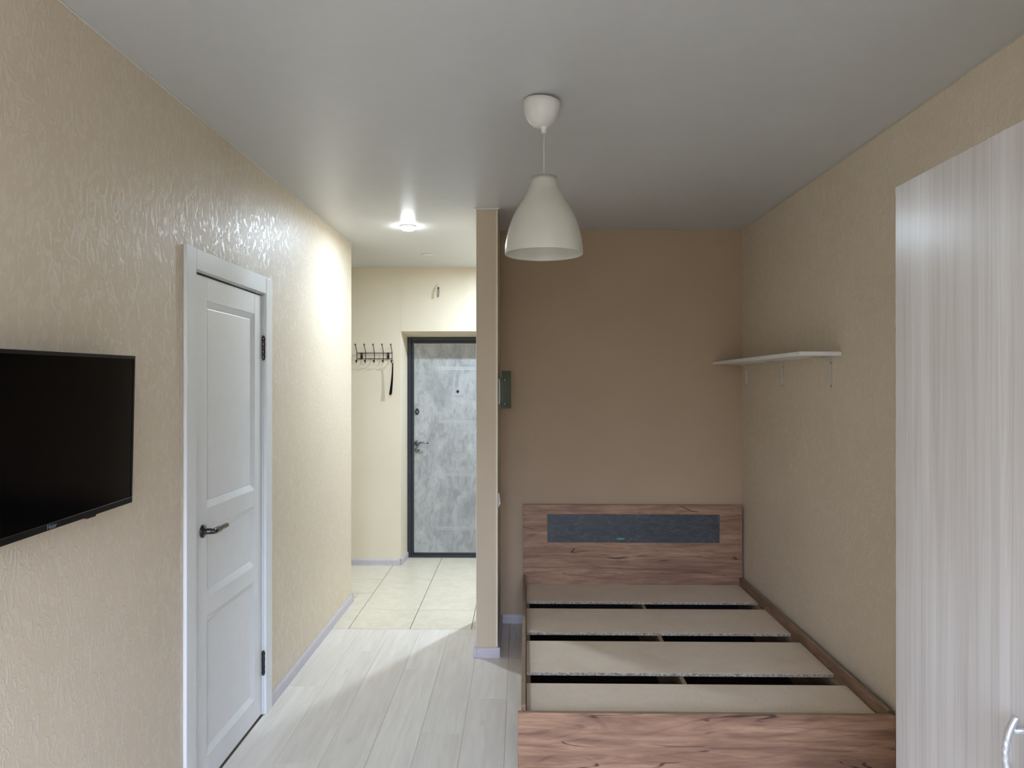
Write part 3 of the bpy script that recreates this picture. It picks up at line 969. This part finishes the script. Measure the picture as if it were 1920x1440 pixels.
# ---------------------------------------------------------------- ceiling spots in the hall
def ceiling_spot(x, y, lit, label, drop=0.026, watts=HALL_W, spread=180):
    t = tag(empty('ceiling_spotlight', (x, y, H)), label, 'spotlight', 'ceiling spots in the hall')
    obj('rim', lathe(bmesh.new(), [(0.052, H - 0.0003), (0.054, H - 0.003), (0.050, H - 0.007), (0.042, H - 0.008), (0.042, H - 0.0003)], (x, y, 0), 36, closed=True), 'white', t, True)
    obj('lens', lathe(bmesh.new(), [(0.0, H - 0.0005), (0.040, H - 0.0005), (0.040, H - drop + 0.006), (0.034, H - drop), (0.0, H - drop - 0.001)], (x, y, 0), 32), 'glow' if lit else 'lens_off', t, True)
    if lit:
        L = bpy.data.lights.new('spot_lamp', 'AREA')
        L.shape = 'DISK'
        L.size = 0.066
        L.spread = R(spread)
        L.energy = watts
        L.color = HALL_COL
        lo = bpy.data.objects.new('spot_lamp', L)
        COL.objects.link(lo)
        lo.parent = t
        lo.location = (0, 0, -drop - 0.004)
    return t
ceiling_spot(-0.722, 4.735, True, 'lit ceiling spotlight glowing white above the hall floor', spread=178)
ceiling_spot(-0.722, 5.78, False, 'unlit flat ceiling spotlight near the entrance wall', 0.006)
ceiling_spot(0.17, 5.77, True, 'lit ceiling spotlight hidden round the corner of the hall', watts=HALL_W * 2.95)

# ---------------------------------------------------------------- wall shelf on the right wall
SX0, SY0_, SY1_ = 1.273, 3.369, 4.876
SZ0, SZ1 = 1.709, 1.728
sh = tag(empty('wall_shelf', (1.37, 4.12, SZ0)), 'long white board shelf on brackets in the corner above the bed', 'shelf')
box('shelf_board', SX0, XR - 0.001, SY0_, SY1_, SZ0, SZ1, 'white_lam', sh, 0.0012)
for y in (3.484, 4.123, 4.775):
    bm = bmesh.new()
    bx(bm, XR - 0.0035, XR - 0.0006, y - 0.009, y + 0.009, SZ0 - 0.150, SZ0 - 0.0006, 0.0008)
    bx(bm, XR - 0.095, XR - 0.0035, y - 0.0075, y + 0.0075, SZ0 - 0.0032, SZ0 - 0.0006, 0.0008)
    br = obj('bracket', bm, 'ivory', sh)
    bm = bmesh.new()
    prism(bm, [(XR - 0.0035, SZ0 - 0.130), (XR - 0.011, SZ0 - 0.120), (XR - 0.011, SZ0 - 0.011), (XR - 0.030, SZ0 - 0.011), (XR - 0.060, SZ0 - 0.0032), (XR - 0.0035, SZ0 - 0.0032)], 1, y - 0.0015, y + 0.0015)
    obj('bracket_rib', bm, 'ivory', br)
    for z in (SZ0 - 0.138, SZ0 - 0.03):
        obj('screw', lathe(bmesh.new(), [(0.0035, XR - 0.0036), (0.0030, XR - 0.0052), (0.0, XR - 0.0056)], (0, y - 0.005, z), 10, 'X'), 'dark_grey', br, True)

# ---------------------------------------------------------------- coat rack and shoehorn on the entrance wall
W = ENTRY_Y
rk = tag(empty('coat_rack', (-1.27, W, 1.80)), 'black wire coat rack with five double hooks on the entrance wall', 'coat rack')
ZT, ZB = 1.855, 1.805
for z in (ZT, ZB):
    obj('rail', tube(bmesh.new(), [(-1.426, W - 0.012, z), (-1.115, W - 0.012, z)], 0.0032, 10), 'black_metal', rk, True)
hookx = (-1.424, -1.348, -1.271, -1.193, -1.117)
for x in hookx:
    y = W - 0.018
    p = [(x, W - 0.086, 1.926), (x, W - 0.066, 1.905), (x, W - 0.040, 1.882), (x, y - 0.006, 1.862), (x, y, 1.845), (x, y, 1.800), (x, y - 0.002, 1.784),
         (x, y - 0.010, 1.773), (x, y - 0.022, 1.770), (x, y - 0.033, 1.775), (x, y - 0.040, 1.786)]
    hk = obj('hook', tube(bmesh.new(), p, 0.0033, 10), 'black_metal', rk, True)
    obj('hook_ball', ball(bmesh.new(), p[0], 0.0072, 12), 'black_metal', hk, True)
    obj('hook_ball', ball(bmesh.new(), p[-1], 0.0078, 12), 'black_metal', hk, True)
for x in (-1.386, -1.153):
    mp_ = box('mount_plate', x - 0.0095, x + 0.0095, W - 0.0085, W - 0.0005, ZB - 0.004, ZT + 0.004, 'black_metal', rk, 0.001)
    obj('screw', lathe(bmesh.new(), [(0.0048, W - 0.0084), (0.004, W - 0.0105), (0.0, W - 0.0108)], (x, 0, 1.841), 12, 'Y'), 'chrome', mp_, True)

sho = tag(empty('shoehorn', (-1.118, W - 0.05, 1.49)), 'long black shoehorn hanging from the last hook of the coat rack', 'shoehorn')
bm = bmesh.new()
n = 20
rows = []
for i in range(n + 1):
    s = i / n
    z = 1.768 - 0.282 * s
    xc = -1.1065 - 0.003 * s - 0.020 * s * s
    wdt = 0.0048 + 0.0085 * s ** 1.3
    if i == n: wdt *= 0.6
    dep = 0.002 + 0.006 * s
    row = []
    for k in range(9):
        a = -1 + 2 * k / 8
        row.append(((xc + a * wdt), W - 0.050 + dep * (1 - a * a) + 0.012 * s, z + (0.008 * a * a if i == n else 0)))
    rows.append(row)
fr = [[bm.verts.new(p) for p in r] for r in rows]
bk = [[bm.verts.new((p[0], p[1] + 0.0025, p[2])) for p in r] for r in rows]
for i in range(n):
    for k in range(8):
        bm.faces.new((fr[i][k], fr[i][k + 1], fr[i + 1][k + 1], fr[i + 1][k]))
        bm.faces.new((bk[i][k + 1], bk[i][k], bk[i + 1][k], bk[i + 1][k + 1]))
    bm.faces.new((fr[i][0], fr[i + 1][0], bk[i + 1][0], bk[i][0]))
    bm.faces.new((fr[i][8], bk[i][8], bk[i + 1][8], fr[i + 1][8]))
bm.faces.new([v for v in fr[0]] + [v for v in bk[0][::-1]])
bm.faces.new([v for v in fr[n][::-1]] + [v for v in bk[n]])
obj('blade', bm, 'black_mat', sho, True)
loop = []
for i in range(25):
    a = 2 * math.pi * i / 24
    loop.append((-1.1115 + 0.0095 * math.sin(a), W - 0.046 + 0.003 * math.sin(a), 1.776 + 0.0165 * math.cos(a)))
obj('hanging_loop', tube(bmesh.new(), loop, 0.0013, 8), 'black_mat', sho, True)

# ---------------------------------------------------------------- loose wire above the entrance door
wr = tag(empty('dangling_wire', (-0.712, W, 2.43)), 'short dark wire stub with white sleeve hanging above the entrance door', 'wire')
obj('sleeve', tube(bmesh.new(), [(-0.712, W - 0.001, 2.452), (-0.712, W - 0.018, 2.448), (-0.712, W - 0.028, 2.430)], 0.0045, 10), 'white', wr, True)
obj('terminal', bx(bmesh.new(), -0.720, -0.704, W - 0.034, W - 0.022, 2.414, 2.428, 0.002), 'dark_grey', wr)
lp_ = []
for i in range(25):
    a = 2 * math.pi * i / 24
    lp_.append((-0.7115 + 0.0068 * math.sin(a) - 0.004 * (1 - math.cos(a)) / 2, W - 0.030 - 0.006 * math.sin(a / 2), 2.378 + 0.037 * math.cos(a)))
obj('wire_loop', tube(bmesh.new(), lp_, 0.0030, 8), 'dark_grey', wr, True)

# ---------------------------------------------------------------- bow-glass sconce and switch on the alcove side of the partition
sc = tag(empty('wall_sconce', (PX1, 4.55, 1.53)), 'small wall sconce with bowed greenish glass on the partition beside the alcove', 'wall lamp')
box('base_plate', PX1 + 0.0005, PX1 + 0.012, 4.42, 4.68, 1.458, 1.612, 'white', sc, 0.002)
arc = []
for i in range(25):
    a = -1 + 2 * i / 24
    arc.append((PX1 + 0.022 + 0.054 * (1 - a * a), 4.55 + 0.155 * a))
bm = bmesh.new()
def sheet(off):
    lo, hi = [], []
    for i, (x, y) in enumerate(arc):
        lo.append(bm.verts.new((x - off, y, 1.432)))
        hi.append(bm.verts.new((x - off, y, 1.662)))
    return lo, hi
a0, a1 = sheet(0)
b0, b1 = sheet(0.005)
for i in range(24):
    bm.faces.new((a0[i], a0[i + 1], a1[i + 1], a1[i]))
    bm.faces.new((b0[i + 1], b0[i], b1[i], b1[i + 1]))
    bm.faces.new((a1[i], a1[i + 1], b1[i + 1], b1[i]))
    bm.faces.new((a0[i + 1], a0[i], b0[i], b0[i + 1]))
bm.faces.new((a0[0], a1[0], b1[0], b0[0]))
bm.faces.new((a0[-1], b0[-1], b1[-1], a1[-1]))
obj('glass_diffuser', bm, 'frost', sc, True)
for z in (1.462, 1.606):
    for y in (4.425, 4.675):
        cl = obj('clip', tube(bmesh.new(), [(PX1 + 0.011, y, z), (PX1 + 0.030, y + (-0.010 if y < 4.55 else 0.010), z), (PX1 + 0.036, y + (-0.015 if y < 4.55 else 0.015), z)], 0.0042, 12), 'black_metal', sc, True)
        obj('clip_knob', ball(bmesh.new(), (PX1 + 0.036, y + (-0.015 if y < 4.55 else 0.015), z), 0.0078, 12), 'chrome', cl, True)

sw = tag(empty('light_switch', (PX1, 4.34, 0.90)), 'white light switch on the side of the partition above the bed', 'switch')
box('frame', PX1 + 0.0004, PX1 + 0.008, 4.300, 4.382, 0.860, 0.942, 'white', sw, 0.0025, 2)
bm = bmesh.new()
prism(bm, [(PX1 + 0.008, 0.874), (PX1 + 0.016, 0.874), (PX1 + 0.009, 0.928), (PX1 + 0.008, 0.928)], 1, 4.312, 4.370)
rk_ = obj('rocker', bm, 'white', sw)
